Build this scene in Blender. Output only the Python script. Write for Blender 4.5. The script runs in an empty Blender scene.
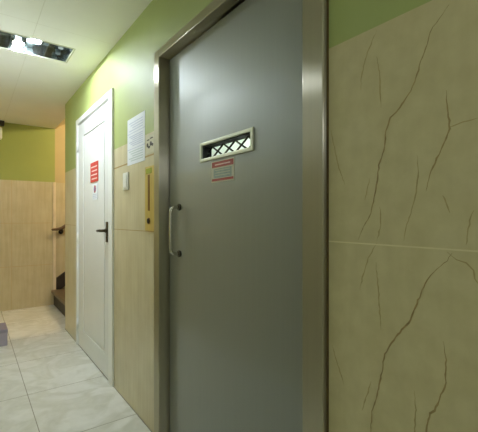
import bpy, bmesh, math, random
from mathutils import Vector
random.seed(7)
sc = bpy.context.scene
COL = sc.collection
R = math.radians

# ------------------------------------------------------------------ materials
def lin(c):
    return tuple(((v/255)/12.92 if v/255 <= .04045 else ((v/255+.055)/1.055)**2.4) for v in c) + (1.0,)

def new_mat(name):
    m = bpy.data.materials.new(name); m.use_nodes = True
    nt = m.node_tree; b = nt.nodes['Principled BSDF']
    return m, nt, b

def mat(name, rgb, rough=.5, metal=0.0, var=.06, scale=9.0, stretch=(1, 1, 1), aniso=0.0, rot=0.0, bump=0.0, spec=.5, rgb2=None, detail=4, coat=0.0):
    """noise-mottled colour (procedural), object space"""
    m, nt, b = new_mat(name); N = nt.nodes.new; Lk = nt.links.new
    tc = N('ShaderNodeTexCoord'); mp = N('ShaderNodeMapping'); mp.inputs['Scale'].default_value = stretch
    nz = N('ShaderNodeTexNoise'); nz.inputs['Scale'].default_value = scale; nz.inputs['Detail'].default_value = detail
    cr = N('ShaderNodeValToRGB')
    c1 = lin(rgb); c0 = lin(rgb2) if rgb2 else tuple(v*(1-var) for v in c1[:3])+(1,)
    if not rgb2: c1 = tuple(min(1, v*(1+var)) for v in c1[:3])+(1,)
    cr.color_ramp.elements[0].color = c0; cr.color_ramp.elements[1].color = c1
    cr.color_ramp.elements[0].position = .33; cr.color_ramp.elements[1].position = .67
    Lk(tc.outputs['Object'], mp.inputs['Vector']); Lk(mp.outputs[0], nz.inputs['Vector'])
    Lk(nz.outputs['Fac'], cr.inputs['Fac']); Lk(cr.outputs[0], b.inputs['Base Color'])
    b.inputs['Roughness'].default_value = rough; b.inputs['Metallic'].default_value = metal
    b.inputs['Specular IOR Level'].default_value = spec
    if coat: b.inputs['Coat Weight'].default_value = coat; b.inputs['Coat Roughness'].default_value = .06
    if aniso:
        tg = N('ShaderNodeTangent'); tg.direction_type = 'RADIAL'; tg.axis = 'Z'
        Lk(tg.outputs[0], b.inputs['Tangent'])
        b.inputs['Anisotropic'].default_value = aniso; b.inputs['Anisotropic Rotation'].default_value = rot
    if bump:
        bp = N('ShaderNodeBump'); bp.inputs['Strength'].default_value = bump; bp.inputs['Distance'].default_value = .01
        Lk(nz.outputs['Fac'], bp.inputs['Height']); Lk(bp.outputs[0], b.inputs['Normal'])
    return m

def emit(name, rgb, strength):
    m, nt, b = new_mat(name)
    b.inputs['Base Color'].default_value = lin(rgb); b.inputs['Emission Color'].default_value = lin(rgb)
    b.inputs['Emission Strength'].default_value = strength
    return m

def marble_floor():
    m, nt, b = new_mat('floor_marble'); N = nt.nodes.new; Lk = nt.links.new
    tc = N('ShaderNodeTexCoord')
    n1 = N('ShaderNodeTexNoise'); n1.inputs['Scale'].default_value = 2.6; n1.inputs['Detail'].default_value = 8; n1.inputs['Distortion'].default_value = 1.6
    n2 = N('ShaderNodeTexNoise'); n2.inputs['Scale'].default_value = 14; n2.inputs['Detail'].default_value = 6; n2.inputs['Distortion'].default_value = .6
    r1 = N('ShaderNodeValToRGB'); e = r1.color_ramp.elements
    e[0].position = .40; e[0].color = lin((232, 232, 224)); e[1].position = .62; e[1].color = lin((230, 230, 222))
    k = r1.color_ramp.elements.new(.505); k.color = lin((216, 216, 203))
    r2 = N('ShaderNodeValToRGB'); r2.color_ramp.elements[0].position = .3; r2.color_ramp.elements[1].position = .7
    r2.color_ramp.elements[0].color = (.86, .86, .84, 1); r2.color_ramp.elements[1].color = (1, 1, 1, 1)
    mx = N('ShaderNodeMix'); mx.data_type = 'RGBA'; mx.blend_type = 'MULTIPLY'; mx.inputs[0].default_value = .7
    Lk(tc.outputs['Object'], n1.inputs['Vector']); Lk(tc.outputs['Object'], n2.inputs['Vector'])
    Lk(n1.outputs['Fac'], r1.inputs['Fac']); Lk(n2.outputs['Fac'], r2.inputs['Fac'])
    Lk(r1.outputs[0], mx.inputs[6]); Lk(r2.outputs[0], mx.inputs[7]); Lk(mx.outputs[2], b.inputs['Base Color'])
    b.inputs['Roughness'].default_value = .34
    return m

def tile_mat(name, a, bcol, streak=.5, rough=.3, cloud=6):
    """cream stone tile: cloudy mottling plus faint vertical grain"""
    m, nt, b = new_mat(name); N = nt.nodes.new; Lk = nt.links.new
    tc = N('ShaderNodeTexCoord')
    n1 = N('ShaderNodeTexNoise'); n1.inputs['Scale'].default_value = cloud; n1.inputs['Detail'].default_value = 6
    mp = N('ShaderNodeMapping'); mp.inputs['Scale'].default_value = (38, 38, 2.2)
    n2 = N('ShaderNodeTexNoise'); n2.inputs['Scale'].default_value = 1; n2.inputs['Detail'].default_value = 5; n2.inputs['Distortion'].default_value = .5
    r1 = N('ShaderNodeValToRGB'); r1.color_ramp.elements[0].position = .3; r1.color_ramp.elements[1].position = .7
    r1.color_ramp.elements[0].color = lin(bcol); r1.color_ramp.elements[1].color = lin(a)
    r2 = N('ShaderNodeValToRGB'); r2.color_ramp.elements[0].position = .35; r2.color_ramp.elements[1].position = .62
    r2.color_ramp.elements[0].color = (.74, .70, .60, 1); r2.color_ramp.elements[1].color = (1, 1, 1, 1)
    mx = N('ShaderNodeMix'); mx.data_type = 'RGBA'; mx.blend_type = 'MULTIPLY'; mx.inputs[0].default_value = streak
    Lk(tc.outputs['Object'], n1.inputs['Vector']); Lk(tc.outputs['Object'], mp.inputs['Vector']); Lk(mp.outputs[0], n2.inputs['Vector'])
    Lk(n1.outputs['Fac'], r1.inputs['Fac']); Lk(n2.outputs['Fac'], r2.inputs['Fac'])
    Lk(r1.outputs[0], mx.inputs[6]); Lk(r2.outputs[0], mx.inputs[7]); Lk(mx.outputs[2], b.inputs['Base Color'])
    b.inputs['Roughness'].default_value = rough
    return m

M = {}
M['green'] = mat('green_paint', (170, 182, 110), .55, var=.04, scale=3)
M['olive'] = mat('olive_paint', (160, 170, 92), .6, var=.04, scale=3)
M['peach'] = mat('peach_paint', (196, 178, 132), .6, var=.03, scale=3)
M['ceil'] = mat('ceiling_white', (240, 240, 230), .7, var=.02, scale=3)
M['pale_wall'] = mat('pale_wall_paint', (230, 231, 224), .55, var=.02, scale=3)
M['seam_c'] = mat('ceiling_joint', (227, 226, 213), .8)
M['tile_v'] = tile_mat('veined_cream_tile', (213, 203, 155), (202, 191, 142), .1, .4, 20)
M['tile_g'] = tile_mat('grained_cream_tile', (214, 206, 172), (204, 194, 156), .36, .3)
M['tile_b'] = tile_mat('grained_beige_tile', (210, 200, 166), (200, 188, 150), .36, .35)
M['vein'] = mat('brown_vein', (164, 142, 90), .4, var=.2, scale=60)
M['vein_f'] = mat('faint_vein', (178, 160, 106), .4, var=.12, scale=60)
M['grout_l'] = mat('pale_grout', (226, 216, 170), .6)
M['grout_t'] = mat('tan_grout', (178, 152, 98), .7)
M['grout_p'] = mat('beige_grout', (196, 168, 122), .7)
M['seal'] = mat('brown_sealant', (92, 74, 34), .7, var=.2, scale=30)
M['floor'] = marble_floor()
M['grout_f'] = mat('floor_grout', (160, 156, 138), .8)
M['door_steel'] = mat('door_steel', (150, 153, 144), .5, .62, var=.012, scale=1, stretch=(60, 60, 1.5), aniso=.3, coat=.7)
M['frame_steel'] = mat('brushed_steel', (190, 184, 160), .34, 1.0, var=.02, scale=1, stretch=(120, 120, 1.5), aniso=1.0, rot=0.0)
M['dark_steel'] = mat('dark_steel', (84, 80, 64), .5, .8, var=.08)
M['chrome'] = mat('satin_chrome', (205, 202, 188), .22, 1.0, var=.03)
M['bezel'] = mat('bezel_metal', (196, 198, 172), .4, .55, var=.03)
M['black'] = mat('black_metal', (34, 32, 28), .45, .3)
M['white_door'] = mat('white_door_paint', (230, 232, 227), .35, var=.015, scale=5)
M['white_frame'] = mat('white_frame_paint', (240, 242, 236), .35, var=.015, scale=5)
M['bronze'] = mat('dark_bronze', (84, 76, 60), .32, .9)
M['paper'] = mat('paper', (232, 236, 238), .8, var=.02, scale=20)
M['print'] = mat('grey_print', (200, 206, 218), .8)
M['print_g'] = mat('green_grey_print', (200, 212, 208), .8)
M['red'] = mat('red_print', (200, 60, 44), .55, var=.06, scale=20)
M['dred'] = mat('dull_red_print', (168, 70, 48), .55, var=.06, scale=20)
M['pale'] = mat('pale_print', (244, 214, 200), .6)
M['greyp'] = mat('grey_green_print', (152, 166, 152), .6, var=.12, scale=90)
M['cream_card'] = mat('cream_card', (206, 202, 172), .6, var=.03)
M['blue'] = mat('violet_print', (120, 100, 150), .6)
M['darkp'] = mat('dark_print', (70, 62, 50), .7)
M['plastic'] = mat('white_plastic', (232, 234, 224), .35, var=.01)
M['brass'] = mat('brass', (206, 184, 104), .35, .45, var=.06, scale=6, stretch=(8, 8, 1))
M['brass_d'] = mat('dark_brass', (128, 92, 34), .4, .7)
M['olive_lens'] = mat('olive_lens', (150, 160, 40), .2)
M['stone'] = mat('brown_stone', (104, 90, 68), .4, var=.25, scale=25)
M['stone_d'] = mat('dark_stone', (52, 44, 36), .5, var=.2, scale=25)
M['wood'] = mat('dark_wood', (104, 80, 52), .35, var=.25, scale=4, stretch=(1, 12, 12))
M['trimc'] = mat('cream_trim', (226, 212, 184), .45)
M['lilac'] = mat('lilac_grey', (168, 160, 172), .6, var=.05)
M['lilac_d'] = mat('lilac_grey_dark', (150, 142, 154), .6, var=.05)
M['mirror'] = mat('mirrored_metal', (176, 184, 182), .09, 1.0, var=.04)
M['grey'] = mat('grey_socket', (120, 124, 118), .5)
M['cabin'] = mat('cabin_white', (236, 240, 240), .6, var=.01)
M['bulb'] = emit('lamp_white', (228, 238, 252), 780)
M['warm'] = emit('lamp_warm', (255, 240, 204), 215)
M['fill_globe'] = emit('fill_globe_glow', (236, 243, 255), 15)  # glow of the unseen globe added as fill behind the camera
M['cabin_lamp'] = emit('cabin_lamp', (250, 255, 255), 6)
g, nt, b = new_mat('window_glass')
b.inputs['Base Color'].default_value = (.93, .98, .96, 1); b.inputs['Roughness'].default_value = .02
b.inputs['Transmission Weight'].default_value = 1; b.inputs['IOR'].default_value = 1.01
M['glass'] = g

# ------------------------------------------------------------------ helpers
class MB:
    def __init__(s): s.bm = bmesh.new(); s.mats = []
    def mi(s, k):
        if k not in s.mats: s.mats.append(k)
        return s.mats.index(k)
    def box(s, x0, x1, y0, y1, z0, z1, k):
        if x0 > x1: x0, x1 = x1, x0
        v = [s.bm.verts.new((x, y, z)) for x in (x0, x1) for y in (y0, y1) for z in (z0, z1)]
        i = s.mi(k)
        for f in ((0, 1, 3, 2), (4, 6, 7, 5), (0, 4, 5, 1), (2, 3, 7, 6), (0, 2, 6, 4), (1, 5, 7, 3)):
            s.bm.faces.new([v[j] for j in f]).material_index = i
        return s
    def poly_prism(s, pts, axis, a0, a1, k):
        """pts 2-D outline extruded along axis ('y' : pts=(x,z))"""
        def mk(p, a): return (p[0], a, p[1]) if axis == 'y' else ((a, p[0], p[1]) if axis == 'x' else (p[0], p[1], a))
        A = [s.bm.verts.new(mk(p, a0)) for p in pts]; B = [s.bm.verts.new(mk(p, a1)) for p in pts]
        i = s.mi(k); n = len(pts)
        s.bm.faces.new(A).material_index = i; s.bm.faces.new(B[::-1]).material_index = i
        for j in range(n): s.bm.faces.new((A[j], B[j], B[(j+1) % n], A[(j+1) % n])).material_index = i
        return s
    def cyl(s, c, r, h, axis, k, n=24, r2=None):
        r2 = r if r2 is None else r2; i = s.mi(k)
        ax = {'x': Vector((1, 0, 0)), 'y': Vector((0, 1, 0)), 'z': Vector((0, 0, 1))}[axis]
        u = Vector((0, 1, 0)) if axis != 'y' else Vector((1, 0, 0)); w = ax.cross(u); c = Vector(c)
        rings = []
        for t, rr in ((0, r), (h, r2)):
            rings.append([s.bm.verts.new(c + ax*t + (u*math.cos(a)+w*math.sin(a))*rr) for a in [2*math.pi*q/n for q in range(n)]])
        for q in range(n):
            f = s.bm.faces.new((rings[0][q], rings[0][(q+1) % n], rings[1][(q+1) % n], rings[1][q])); f.material_index = i; f.smooth = True
        for rg in (rings[0][::-1], rings[1]): s.bm.faces.new(rg).material_index = i
        return s
    def tube(s, pts, r, k, n=14, radii=None):
        i = s.mi(k); P = [Vector(p) for p in pts]; prev = None; rings = []
        ref = Vector((0, 1, 0))
        for j, p in enumerate(P):
            d = (P[min(j+1, len(P)-1)] - P[max(j-1, 0)]).normalized()
            u = (ref - d*ref.dot(d))
            if u.length < .1: u = Vector((0, 0, 1)) - d*d.z
            if prev is not None: u = prev - d*prev.dot(d)
            u.normalize(); prev = u; w = d.cross(u); rr = radii[j] if radii else r
            rings.append([s.bm.verts.new(p + (u*math.cos(a)+w*math.sin(a))*rr) for a in [2*math.pi*q/n for q in range(n)]])
        for a, c in zip(rings, rings[1:]):
            for q in range(n):
                f = s.bm.faces.new((a[q], a[(q+1) % n], c[(q+1) % n], c[q])); f.material_index = i; f.smooth = True
        for rg in (rings[0][::-1], rings[-1]): s.bm.faces.new(rg).material_index = i
        return s
    def ball(s, c, r, k, sc_=(1, 1, 1)):
        i = s.mi(k); res = bmesh.ops.create_uvsphere(s.bm, u_segments=24, v_segments=14, radius=r)
        for v in res['verts']: v.co = Vector((v.co.x*sc_[0], v.co.y*sc_[1], v.co.z*sc_[2])) + Vector(c)
        for v in res['verts']:
            for f in v.link_faces: f.material_index = i; f.smooth = True
        return s
    def ribbon(s, pts, w, x, k, taper=True, jit=0.0):
        """thin mark lying on the wall plane at x; pts=(y,z)"""
        i = s.mi(k); fine = []
        for a, c in zip(pts, pts[1:]):
            n = max(1, int(math.dist(a, c)/.008))
            for q in range(n):
                t = q/n; fine.append((a[0]+(c[0]-a[0])*t+random.uniform(-jit, jit), a[1]+(c[1]-a[1])*t+random.uniform(-jit, jit)))
        fine.append(pts[-1]); L = []; n = len(fine)
        for j, p in enumerate(fine):
            q0 = fine[max(0, j-1)]; q1 = fine[min(n-1, j+1)]; d = Vector((q1[0]-q0[0], q1[1]-q0[1])).normalized()
            ww = w*(.5 if not taper else .5*min(1, .25+3*min(j, n-1-j)/max(1, n)))*(1+random.uniform(-.35, .45)*(jit > 0))
            L.append((s.bm.verts.new((x, p[0]-d.y*ww, p[1]+d.x*ww)), s.bm.verts.new((x, p[0]+d.y*ww, p[1]-d.x*ww))))
        for a, c in zip(L, L[1:]): s.bm.faces.new((a[0], a[1], c[1], c[0])).material_index = i
        return s
    def build(s, name, parent=None, bevel=0.0, seg=2):
        bmesh.ops.recalc_face_normals(s.bm, faces=s.bm.faces[:])
        me = bpy.data.meshes.new(name); s.bm.to_mesh(me); s.bm.free()
        for k in s.mats: me.materials.append(M[k])
        o = bpy.data.objects.new(name, me); COL.objects.link(o)
        if parent is not None:
            o.parent = parent; o.matrix_parent_inverse = Vector_inv(parent)
        if bevel:
            md = o.modifiers.new('bevel', 'BEVEL'); md.width = bevel; md.segments = seg; md.limit_method = 'ANGLE'; md.angle_limit = R(40)
        return o

def Vector_inv(p):
    from mathutils import Matrix
    def world(q):
        m = Matrix.Translation(q.location)
        return (world(q.parent) @ q.matrix_parent_inverse @ m) if q.parent else m
    return world(p).inverted()

def tag(o, label, cat, kind=None, group=None):
    o['label'] = label; o['category'] = cat
    if kind: o['kind'] = kind
    if group: o['group'] = group
    return o

def thing(name, loc, label, cat, kind=None):
    o = bpy.data.objects.new(name, None); COL.objects.link(o); o.location = loc; o.empty_display_size = .1
    return tag(o, label, cat, kind)

W = .81          # corridor face of the right-hand wall
H = 2.39         # ceiling height
TT = 1.662       # top of the tile wainscot

# ------------------------------------------------------------------ setting
# floor
m = MB(); m.box(-1.55, 1.1, -1.75, 5.65, -.06, 0, 'floor')
k = m.mi('grout_f')
def fl(x0, x1, y0, y1):
    v = [m.bm.verts.new(p) for p in ((x0, y0, .0005), (x1, y0, .0005), (x1, y1, .0005), (x0, y1, .0005))]
    m.bm.faces.new(v).material_index = k
for j in range(-5, 6):
    y = 2.15 + .66*j
    fl(-1.4, W, y-.0022, y+.0022)
for x in (-1.015, -.355, .305): fl(x-.0022, x+.0022, -1.6, 5.5)
fl(W-.006, W, 1.866, 4.25)
tag(m.build('floor'), 'pale marble tiled corridor floor', 'floor', 'structure')

# ceiling with a hole for the recessed light
LX0, LX1, LY0, LY1 = .12, .59, 2.81, 3.08
m = MB()
m.box(-1.55, LX0, -1.75, 5.65, H, H+.06, 'ceil'); m.box(LX1, .92, -1.75, 5.65, H, H+.06, 'ceil')
m.box(LX0, LX1, -1.75, LY0, H, H+.06, 'ceil'); m.box(LX0, LX1, LY1, 5.65, H, H+.06, 'ceil')
k = m.mi('seam_c')
def cl(x0, x1, y0, y1):
    v = [m.bm.verts.new(p) for p in ((x0, y0, H-.0005), (x1, y0, H-.0005), (x1, y1, H-.0005), (x0, y1, H-.0005))]
    m.bm.faces.new(v).material_index = k
for y in (-.65, 1.0, 2.57): cl(-1.4 if y < 1.7 else -.12, W, y-.002, y+.002)
cl(.328, .332, LY1+.02, 5.5); cl(.328, .332, -1.6, LY0-.02)
tag(m.build('ceiling'), 'off-white panelled ceiling over the corridor', 'ceiling', 'structure')

# right-hand wall: cream tile below, green paint above, openings for two doors
m = MB()
B = W+.16
def seg(y0, y1, tile, z0=0):
    if z0 < TT: m.box(W, B, y0, y1, z0, TT, tile); m.box(W, B, y0, y1, TT, H, 'green')
    else: m.box(W, B, y0, y1, z0, H, 'green')
seg(-1.75, .70, 'tile_v'); seg(.70, 1.85, 'tile_g', 2.06); seg(1.85, 2.62, 'tile_g'); seg(2.62, 3.66, 'tile_g', 2.07); seg(3.66, 4.25, 'tile_g')
xs = W-.0005
m.ribbon([(-1.6, 1.122), (.688, 1.122)], .0035, xs, 'grout_l', False)
m.ribbon([(-1.6, .58), (.688, .58)], .0035, xs, 'grout_l', False)
m.ribbon([(1.866, 1.11), (2.59, 1.105)], .004, xs, 'grout_t', False)
m.ribbon([(1.866, 1.537), (2.59, 1.528)], .009, xs, 'grout_t', False)
m.ribbon([(3.69, 1.11), (4.25, 1.11)], .003, xs, 'grout_t', False)
m.ribbon([(.685, 0), (.685, 2.07)], .012, xs-.0003, 'seal', False)
V = dict(
 A=[(.36,1.637),(.378,1.616),(.399,1.595),(.408,1.563),(.419,1.536),(.433,1.495),(.449,1.47),(.469,1.445),(.494,1.427),(.505,1.396),(.51,1.353),(.523,1.318),(.529,1.277),(.537,1.237),(.546,1.2),(.566,1.167),(.584,1.13)],
 C=[(.366,1.458),(.362,1.419),(.358,1.374),(.38,1.325),(.397,1.29),(.408,1.247)],
 L2=[(.354,1.113),(.364,1.097),(.384,1.078),(.406,1.051),(.419,1.018),(.435,.979),(.445,.948),(.464,.927),(.479,.906),(.499,.875),(.51,.847),(.515,.811),(.521,.785),(.529,.745),(.543,.702),(.549,.62),(.56,.585)],
 L3=[(.37,.925),(.366,.888),(.366,.839),(.376,.81),(.389,.772),(.399,.761),(.408,.711),(.42,.64)])
F_ = dict(
 A2=[(.549,1.288),(.557,1.258),(.563,1.233)], A3=[(.521,1.215),(.518,1.17),(.529,1.131)],
 B=[(.529,1.652),(.546,1.624),(.563,1.59),(.575,1.543),(.575,1.517)], B2=[(.529,1.588),(.521,1.539),(.518,1.457)],
 D=[(.428,1.33),(.424,1.291),(.433,1.228),(.44,1.206),(.454,1.165),(.459,1.134)], E=[(.372,1.237),(.366,1.22),(.358,1.198)],
 F=[(.312,1.204),(.32,1.184),(.327,1.133)], G=[(.358,1.379),(.333,1.384),(.305,1.386)],
 L1=[(.529,1.126),(.554,1.086),(.569,1.041),(.578,1.002)], L1b=[(.532,1.078),(.523,.991),(.518,.913)],
 L2b=[(.364,1.116),(.346,1.101),(.327,1.097),(.314,1.084),(.312,1.068),(.302,1.054)], L2c=[(.546,.776),(.557,.739),(.572,.692)],
 L4=[(.435,.798),(.431,.755),(.435,.66)], S1=[(.672,1.433),(.648,1.332),(.625,1.276)], S2=[(.669,.834),(.648,.785),(.628,.738)])
for n_, p in V.items(): m.ribbon(p, .0032, W-.0004, 'vein', True, .0014)
for n_, p in F_.items(): m.ribbon(p, .0028, W-.0003, 'vein_f', True, .0012)
# the rest of the wall, behind the camera, carries the same veins tile after tile
for dy in (-.62, -1.24):
    for p in V.values(): m.ribbon([(y+dy, z) for y, z in p], .0032, W-.0004, 'vein', True, .0014)
tag(m.build('wall_right'), 'long corridor wall, green paint above cream marble tiles', 'wall', 'structure')

# back wall of the corridor
m = MB()
m.box(-.24, .92, 5.5, 5.64, 0, TT, 'tile_b'); m.box(-.24, .92, 5.5, 5.64, TT, H, 'olive')
def back_line(x0, x1, z0, z1):
    v = [m.bm.verts.new(p) for p in ((x0, 5.4995, z0), (x1, 5.4995, z0), (x1, 5.4995, z1), (x0, 5.4995, z1))]
    m.bm.faces.new(v).material_index = m.mi('grout_p')
back_line(-.12, .92, 1.108, 1.112); back_line(-.12, .92, .55, .554); back_line(.418, .422, 0, TT)
tag(m.build('wall_back'), 'far end wall, olive green paint above beige tiles', 'wall', 'structure')
m = MB(); m.box(.895, .93, 5.488, 5.5, .2, TT, 'trimc')
tag(m.build('trim_1', bevel=.003), 'pale vertical edge strip where the end wall meets the stairs', 'trim', 'structure')

# left side: corridor wall and the wider landing the camera stands in
m = MB()
m.box(-.24, -.12, 1.7, 5.5, 0, TT, 'tile_g'); m.box(-.24, -.12, 1.7, 5.5, TT, H, 'pale_wall')
tag(m.build('wall_left'), 'left corridor wall opposite the doors', 'wall', 'structure')
m = MB()
m.box(-1.55, -1.4, -1.75, 1.85, 0, TT, 'pale_wall'); m.box(-1.55, -1.4, -1.75, 1.85, TT, H, 'pale_wall')
m.box(-1.4, -.24, 1.7, 1.85, 0, TT, 'pale_wall'); m.box(-1.4, -.24, 1.7, 1.85, TT, H, 'pale_wall')
tag(m.build('wall_landing'), 'landing walls beside the camera', 'wall', 'structure')
m = MB(); m.box(-1.4, W, -1.75, -1.6, 0, TT, 'pale_wall'); m.box(-1.4, W, -1.75, -1.6, TT, H, 'pale_wall')
tag(m.build('wall_front'), 'landing wall behind the camera', 'wall', 'structure')

# stairwell shell
m = MB()
m.box(.92, 3.1, 5.54, 5.64, 0, TT, 'tile_b'); m.box(.92, 3.1, 5.54, 5.64, TT, 4.1, 'peach')
tag(m.build('wall_stairwell'), 'peach painted stairwell wall over beige tiles', 'wall', 'structure')
m = MB(); m.box(B, 3.1, 4.1, 4.25, 0, TT, 'tile_b'); m.box(B, 3.1, 4.1, 4.25, TT, 4.1, 'peach'); m.box(W, B, 4.1, 4.25, H+.06, 4.1, 'peach')
tag(m.build('wall_stairside'), 'near side wall of the stairwell', 'wall', 'structure')
m = MB(); m.box(3.0, 3.1, 4.25, 5.54, 0, 4.1, 'peach')
tag(m.build('wall_stairend'), 'upper end wall of the stairwell', 'wall', 'structure')
m = MB(); m.poly_prism([(.92, H), (3.1, H+1.55), (3.1, H+1.65), (.92, H+.1)], 'y', 4.25, 5.54, 'peach')
tag(m.build('ceiling_stairwell'), 'sloping peach soffit over the stairs', 'ceiling', 'structure')

# stairs
st = thing('staircase', (.88, 4.88, 0), 'dark stone stairs climbing away behind the corner of the white door wall', 'staircase')
for i in range(7):
    x0 = .885+.27*i; z1 = .20+.185*i
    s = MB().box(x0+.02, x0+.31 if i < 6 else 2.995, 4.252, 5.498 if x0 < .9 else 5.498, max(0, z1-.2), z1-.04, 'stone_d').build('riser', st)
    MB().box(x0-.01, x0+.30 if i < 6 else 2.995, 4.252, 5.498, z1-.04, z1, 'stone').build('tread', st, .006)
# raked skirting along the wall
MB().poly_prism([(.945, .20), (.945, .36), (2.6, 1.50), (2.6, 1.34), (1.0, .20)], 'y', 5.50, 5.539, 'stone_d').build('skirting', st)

hr = thing('handrail', (.9, 5.44, 1.03), 'dark wooden stair handrail with a rounded end beside the far wall', 'handrail')
MB().tube([(.868, 5.43, 1.022), (.876, 5.43, 1.022), (.93, 5.43, 1.024), (.985, 5.43, 1.035), (1.02, 5.43, 1.055), (1.3, 5.43, 1.245), (2.6, 5.43, 2.13)], .017, 'wood', radii=[.006, .015, .018, .022, .024, .02, .02]).build('rail', hr)
for x, z in ((1.0, 1.035), (1.7, 1.515), (2.4, 1.99)):
    MB().tube([(x, 5.545, z-.05), (x, 5.47, z-.05), (x, 5.44, z-.035), (x, 5.43, z)], .008, 'black').cyl((x, 5.532, z-.05), .03, .01, 'y', 'black').build('bracket', hr)

wl = thing('wall_light', (2.0, 4.25, 2.62), 'warm globe wall light up in the stairwell', 'lamp')
MB().cyl((2.0, 4.25, 2.62), .055, .03, 'y', 'brass').build('wall_plate', wl)
MB().ball((2.0, 4.35, 2.62), .08, 'warm').build('globe', wl)

# ------------------------------------------------------------------ white door
d1 = thing('door_1', (W, 3.16, 0), 'white panelled door with a red sign, in a white frame', 'door', 'structure')
fr = MB(); fx0, fx1 = .795, .875
fr.box(fx0, fx1, 2.592, 2.678, 0, 2.095, 'white_frame'); fr.box(fx0, fx1, 3.636, 3.691, 0, 2.095, 'white_frame'); fr.box(fx0, fx1, 2.678, 3.636, 2.05, 2.095, 'white_frame')
fr.build('door_frame', d1, .003)
lf = MB(); a, c = .806, .846
y0, y1, z0, z1 = 2.682, 3.632, .008, 2.034
py0, py1, pz0, pz1 = 2.80, 3.46, .17, 1.915
lf.box(a, c, y0, py0, z0, z1, 'white_door'); lf.box(a, c, py1, y1, z0, z1, 'white_door'); lf.box(a, c, py0, py1, z0, pz0, 'white_door'); lf.box(a, c, py0, py1, pz1, z1, 'white_door')
lf.box(a+.009, c, py0, py1, pz0, pz1, 'white_door')
leaf = lf.build('door_leaf', d1)
MB().box(a+.001, a+.012, py0+.022, py1-.022, pz0+.022, pz1-.022, 'white_door').build('raised_panel', d1, .003)
h = MB().box(.797, .806, 2.716, 2.752, 1.005, 1.155, 'bronze').build('handle_plate', d1, .003)
MB().tube([(.797, 2.734, 1.09), (.775, 2.734, 1.09), (.76, 2.738, 1.09), (.755, 2.755, 1.09), (.755, 2.785, 1.089), (.756, 2.815, 1.087)], .009, 'bronze', radii=[.013, .011, .011, .011, .010, .010]).cyl((.79, 2.734, 1.09), .017, .008, 'x', 'bronze').build('lever', h)
MB().cyl((.7955, 2.734, 1.04), .007, .003, 'x', 'black').build('keyhole', h)
for z in (1.84, 1.0, .2):
    MB().cyl((.798, 3.634, z-.045), .007, .09, 'z', 'white_frame').build('hinge', d1)

# signs on the white door
s1 = MB().box(.8015, .807, 2.972, 3.19, 1.475, 1.634, 'red')
for q in range(4):
    z = 1.605-.032*q
    s1.box(.8012, .8016, 2.99, 3.17-.02*(q % 2), z-.014, z-.004, 'pale')
tag(s1.build('door_sign'), 'red sign with pale lines of text on the white door', 'sign')
s2 = MB().box(.803, .807, 2.986, 3.135, 1.328, 1.458, 'paper')
s2.poly_prism([(3.06+.032*math.cos(t*math.pi/10), 1.415+.032*math.sin(t*math.pi/10)) for t in range(20)], 'x', .8027, .8032, 'dred')
s2.poly_prism([(3.06+.02*math.cos(t*math.pi/10), 1.415+.02*math.sin(t*math.pi/10)) for t in range(20)], 'x', .8024, .8030, 'blue')
for q in range(3): s2.box(.8027, .8031, 3.0, 3.12, 1.368-.014*q, 1.375-.014*q, 'print')
tag(s2.build('small_door_sign'), 'small white sign with a round emblem below the red one', 'sign')

# ------------------------------------------------------------------ lift door
d2 = thing('door_2', (W, 1.28, 0), 'grey steel lift door in a brushed steel frame', 'door', 'structure')
f = MB(); a, c = .795, .93
f.box(a, c, .688, .769, 0, 2.074, 'frame_steel'); f.box(a, c, 1.80, 1.866, 0, 2.074, 'frame_steel'); f.box(a, c, .769, 1.80, 2.03, 2.074, 'frame_steel')
f.build('door_frame', d2, .004, 3)
f = MB(); f.box(.892, .93, 1.772, 1.80, 0, 2.03, 'dark_steel'); f.box(.892, .93, .769, .80, 0, 2.03, 'dark_steel'); f.box(.892, .93, .80, 1.772, 2.005, 2.03, 'dark_steel')
f.build('door_stop', d2)
lf = MB(); a, c = .85, .892
y0, y1, z0, z1 = .774, 1.786, .01, 2.022
wy0, wy1, wz0, wz1 = 1.082, 1.442, 1.452, 1.511
lf.box(a, c, y0, wy0, z0, z1, 'door_steel'); lf.box(a, c, wy1, y1, z0, z1, 'door_steel'); lf.box(a, c, wy0, wy1, z0, wz0, 'door_steel'); lf.box(a, c, wy0, wy1, wz1, z1, 'door_steel')
leaf2 = lf.build('door_leaf', d2)
# vision panel: proud bezel, deep dark reveal, crossed bars, glass
vp = MB(); a = .843
by0, by1, bz0, bz1 = 1.066, 1.457, 1.438, 1.525
vp.box(a, .852, by0, wy0, bz0, bz1, 'bezel'); vp.box(a, .852, wy1, by1, bz0, bz1, 'bezel'); vp.box(a, .852, wy0, wy1, bz0, wz0, 'bezel'); vp.box(a, .852, wy0, wy1, wz1, bz1, 'bezel')
vpo = vp.build('vision_panel', d2, .002)
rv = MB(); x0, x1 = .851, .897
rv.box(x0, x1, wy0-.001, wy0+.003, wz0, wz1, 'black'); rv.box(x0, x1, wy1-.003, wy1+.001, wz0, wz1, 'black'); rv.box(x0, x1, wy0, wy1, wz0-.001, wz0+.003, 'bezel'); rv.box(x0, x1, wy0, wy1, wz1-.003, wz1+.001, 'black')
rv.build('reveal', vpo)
MB().box(.890, .894, wy0+.003, wy1-.003, wz0+.003, wz1-.003, 'glass').build('glass_pane', vpo)
hz = wz1-wz0-.006; zc = (wz0+wz1)/2
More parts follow.
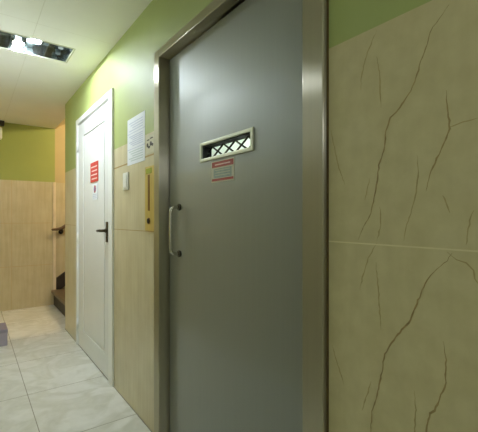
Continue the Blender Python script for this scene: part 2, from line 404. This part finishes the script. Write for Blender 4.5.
for i in range(5):
    yc = 1.10+.088*i
    for sgn in (1, -1):
        p0, p1 = Vector((.882, yc-.046*1, zc-sgn*hz*.5)), Vector((.882, yc+.046*1, zc+sgn*hz*.5))
        lo, hi = wy0+.004, wy1-.004
        d = p1-p0
        t0 = max(0, min(1, (lo-p0.y)/d.y)); t1 = max(0, min(1, (hi-p0.y)/d.y))
        if t1-t0 < .2: continue
        MB().tube([p0+d*t0, p0+d*t1], .0042, 'black', n=8).build('grille_bar', vpo)
# pull handle
hp = [(.852, 1.668, 1.24), (.832, 1.668, 1.24), (.814, 1.668, 1.237), (.803, 1.668, 1.228), (.80, 1.668, 1.21), (.80, 1.668, 1.12), (.80, 1.668, 1.035), (.803, 1.668, 1.017), (.814, 1.668, 1.008), (.832, 1.668, 1.005), (.852, 1.668, 1.005)]
ho = MB().tube(hp, .0085, 'chrome').build('pull_handle', d2)
for z in (1.24, 1.005): MB().cyl((.843, 1.668, z), .017, .008, 'x', 'dark_steel').build('rosette', ho)

s = MB().box(.8485, .851, 1.192, 1.364, 1.339, 1.43, 'cream_card')
s.box(.8482, .8487, 1.197, 1.359, 1.402, 1.426, 'dred'); s.box(.8482, .8487, 1.197, 1.359, 1.344, 1.354, 'dred')
s.box(.8482, .8487, 1.21, 1.345, 1.357, 1.396, 'greyp')
for q in range(3): s.box(.8479, .8484, 1.22, 1.335, 1.388-.011*q, 1.391-.011*q, 'cream_card')
s.box(.8479, .8484, 1.22, 1.335, 1.411, 1.416, 'pale')
tag(s.build('lift_notice'), 'cream notice with red bands stuck below the small lift window', 'sign')

# lift cabin seen through the little window
m = MB()
m.box(1.75, 1.8, .5, 3.1, 0, 2.3, 'cabin'); m.box(.975, 1.75, .45, .5, 0, 2.3, 'cabin'); m.box(.975, 1.75, 3.1, 3.15, 0, 2.3, 'cabin')
m.box(.975, 1.8, .45, 3.15, 2.3, 2.35, 'cabin'); m.box(.93, 1.8, .45, 3.15, -.06, 0, 'grey')
tag(m.build('wall_lift'), 'white walls of the lift cabin behind the steel door', 'wall', 'structure')
m = MB().box(1.1, 1.6, 1.2, 2.4, 2.26, 2.29, 'cabin_lamp')
tag(m.build('cabin_light'), 'lit ceiling panel inside the lift cabin', 'lamp')

# ------------------------------------------------------------------ things on the wall between the doors
p = MB().box(.8085, W, 2.025, 2.315, 1.517, 1.806, 'paper')
for (za, zb, kk, nn) in ((1.775, 1.728, 'print', 4), (1.692, 1.632, 'print', 6), (1.598, 1.54, 'print_g', 5)):
    for q in range(nn):
        z = za-(za-zb)*q/(nn-1); p.box(.8081, .8086, 2.055, 2.285-.03*((q*7) % 3), z-.003, z+.003, kk)
for z in (1.711, 1.613): p.box(.8080, .8086, 2.025, 2.315, z-.002, z+.002, 'print')
tag(p.build('notice_paper'), 'tall white paper with three blocks of print between the doors', 'notice')
p = MB().box(.8085, W, 1.872, 2.006, 1.548, 1.65, 'cream_card')
for y, z, w_, hh in ((1.985, 1.597, .012, .02), (1.963, 1.584, .016, .013), (1.937, 1.60, .014, .022), (1.915, 1.592, .012, .014), (1.975, 1.625, .02, .006), (1.93, 1.63, .024, .006)):
    p.poly_prism([(y+w_*math.cos(t*math.pi/6), z+hh*math.sin(t*math.pi/6)*.6) for t in range(12)], 'x', .8080, .8087, 'darkp')
tag(p.build('small_notice'), 'small cream notice with dark marks tucked beside the steel frame', 'notice')

sw = thing('light_switch', (W, 2.335, 1.42), 'white light switch below the tall paper notice', 'switch')
MB().box(.800, W, 2.287, 2.383, 1.364, 1.476, 'plastic').build('switch_plate', sw, .004)
MB().box(.796, .801, 2.303, 2.367, 1.38, 1.46, 'plastic').build('rocker', sw, .003)

cp = thing('call_panel', (W, 1.94, 1.3), 'brass lift call panel with a black button beside the steel frame', 'panel')
MB().box(.800, W, 1.872, 2.003, 1.112, 1.474, 'brass').build('face_plate', cp, .003)
MB().box(.7985, .8005, 1.932, 1.958, 1.225, 1.425, 'brass_d').build('indicator_slot', cp, .0008)
MB().box(.7985, .8005, 1.905, 1.985, 1.432, 1.462, 'olive_lens').build('indicator_lens', cp, .001)
bt = MB().cyl((.792, 1.942, 1.168), .014, .009, 'x', 'black').build('button', cp, .001)
MB().cyl((.797, 1.942, 1.168), .018, .004, 'x', 'brass_d').build('button_ring', cp)

# ------------------------------------------------------------------ ceiling light
cl_ = thing('ceiling_light', (.355, 2.945, H), 'recessed mirrored ceiling light with two glowing lamps', 'light')
hs = MB(); zt = H+.10
hs.box(LX0, LX1, LY0, LY1, zt, zt+.01, 'mirror'); hs.box(LX0, LX0+.004, LY0, LY1, H, zt, 'mirror'); hs.box(LX1-.004, LX1, LY0, LY1, H, zt, 'mirror')
hs.box(LX0, LX1, LY0, LY0+.004, H, zt, 'mirror'); hs.box(LX0, LX1, LY1-.004, LY1, H, zt, 'mirror')
hs.build('housing', cl_)
fm = MB(); e = .012
fm.box(LX0-e, LX0, LY0-e, LY1+e, H-.003, H, 'bezel'); fm.box(LX1, LX1+e, LY0-e, LY1+e, H-.003, H, 'bezel'); fm.box(LX0, LX1, LY0-e, LY0, H-.003, H, 'bezel'); fm.box(LX0, LX1, LY1, LY1+e, H-.003, H, 'bezel')
fm.build('rim', cl_)
for x in (.225, .315, .455): MB().box(x-.002, x+.002, LY0+.004, LY1-.004, H+.05, zt, 'mirror').build('divider', cl_)
for y in (2.87, 3.02): MB().cyl((.545, y, zt-.03), .018, .03, 'z', 'grey').build('socket', cl_)
for x, y in ((.365, 2.91), (.272, 3.03)):
    bo = MB().ball((x, y, H+.035), .031, 'bulb', (1.1, 1, .4)).build('bulb', cl_)
    MB().cyl((x, y, H+.044), .02, .056, 'z', 'grey').build('bulb_base', bo)

ld = thing('added_fill_pendant', (.1, -.85, H), 'unseen white globe added as fill light behind the camera', 'light')  # added out of view to lift the right wall and steel door
MB().cyl((.1, -.85, H-.02), .05, .02, 'z', 'plastic').build('ceiling_rose', ld)
MB().cyl((.1, -.85, 1.93), .005, H-.02-1.93, 'z', 'plastic').build('cord', ld)
MB().ball((.1, -.85, 1.82), .12, 'fill_globe').build('globe', ld)

# ------------------------------------------------------------------ far end odds
wb = thing('wall_fitting', (.26, 5.5, 2.27), 'white box fitting under a dark bracket high on the far wall', 'fitting')
MB().box(.10, .312, 5.41, 5.5, 2.16, 2.31, 'plastic').build('body', wb, .015)
MB().box(.12, .335, 5.40, 5.5, 2.335, 2.388, 'black').build('bracket', wb, .006)
MB().box(.16, .30, 5.44, 5.5, 2.305, 2.34, 'grey').build('neck', wb)

bx = thing('storage_box', (.06, 4.05, 0), 'lilac grey box on the floor at the left edge of the photo', 'box')
MB().box(-.11, .272, 4.0, 4.28, 0, .135, 'lilac').build('body', bx, .006)
MB().box(-.113, .275, 3.997, 4.283, .12, .15, 'lilac_d').build('lid', bx, .005)

# ------------------------------------------------------------------ camera, world, view
cam = bpy.data.cameras.new('camera'); co = bpy.data.objects.new('camera', cam); COL.objects.link(co)
cam.sensor_width = 36; cam.lens = 366/478*36; cam.clip_start = .02
cam.shift_y = 1/478
co.location = (0, 0, 1.19); co.rotation_euler = (R(90), 0, R(-36.2))
sc.camera = co
w = bpy.data.worlds.new('world'); sc.world = w; w.use_nodes = True
w.node_tree.nodes['Background'].inputs[0].default_value = (.02, .02, .02, 1)
w.node_tree.nodes['Background'].inputs[1].default_value = 0.0
vs = sc.view_settings
vs.view_transform = 'Standard'; vs.look = 'None'; vs.gamma = 1; vs.use_curve_mapping = False; vs.exposure = 0.28
sc.cycles.max_bounces = 12; sc.cycles.diffuse_bounces = 8; sc.cycles.glossy_bounces = 6
sc.cycles.sample_clamp_indirect = 6
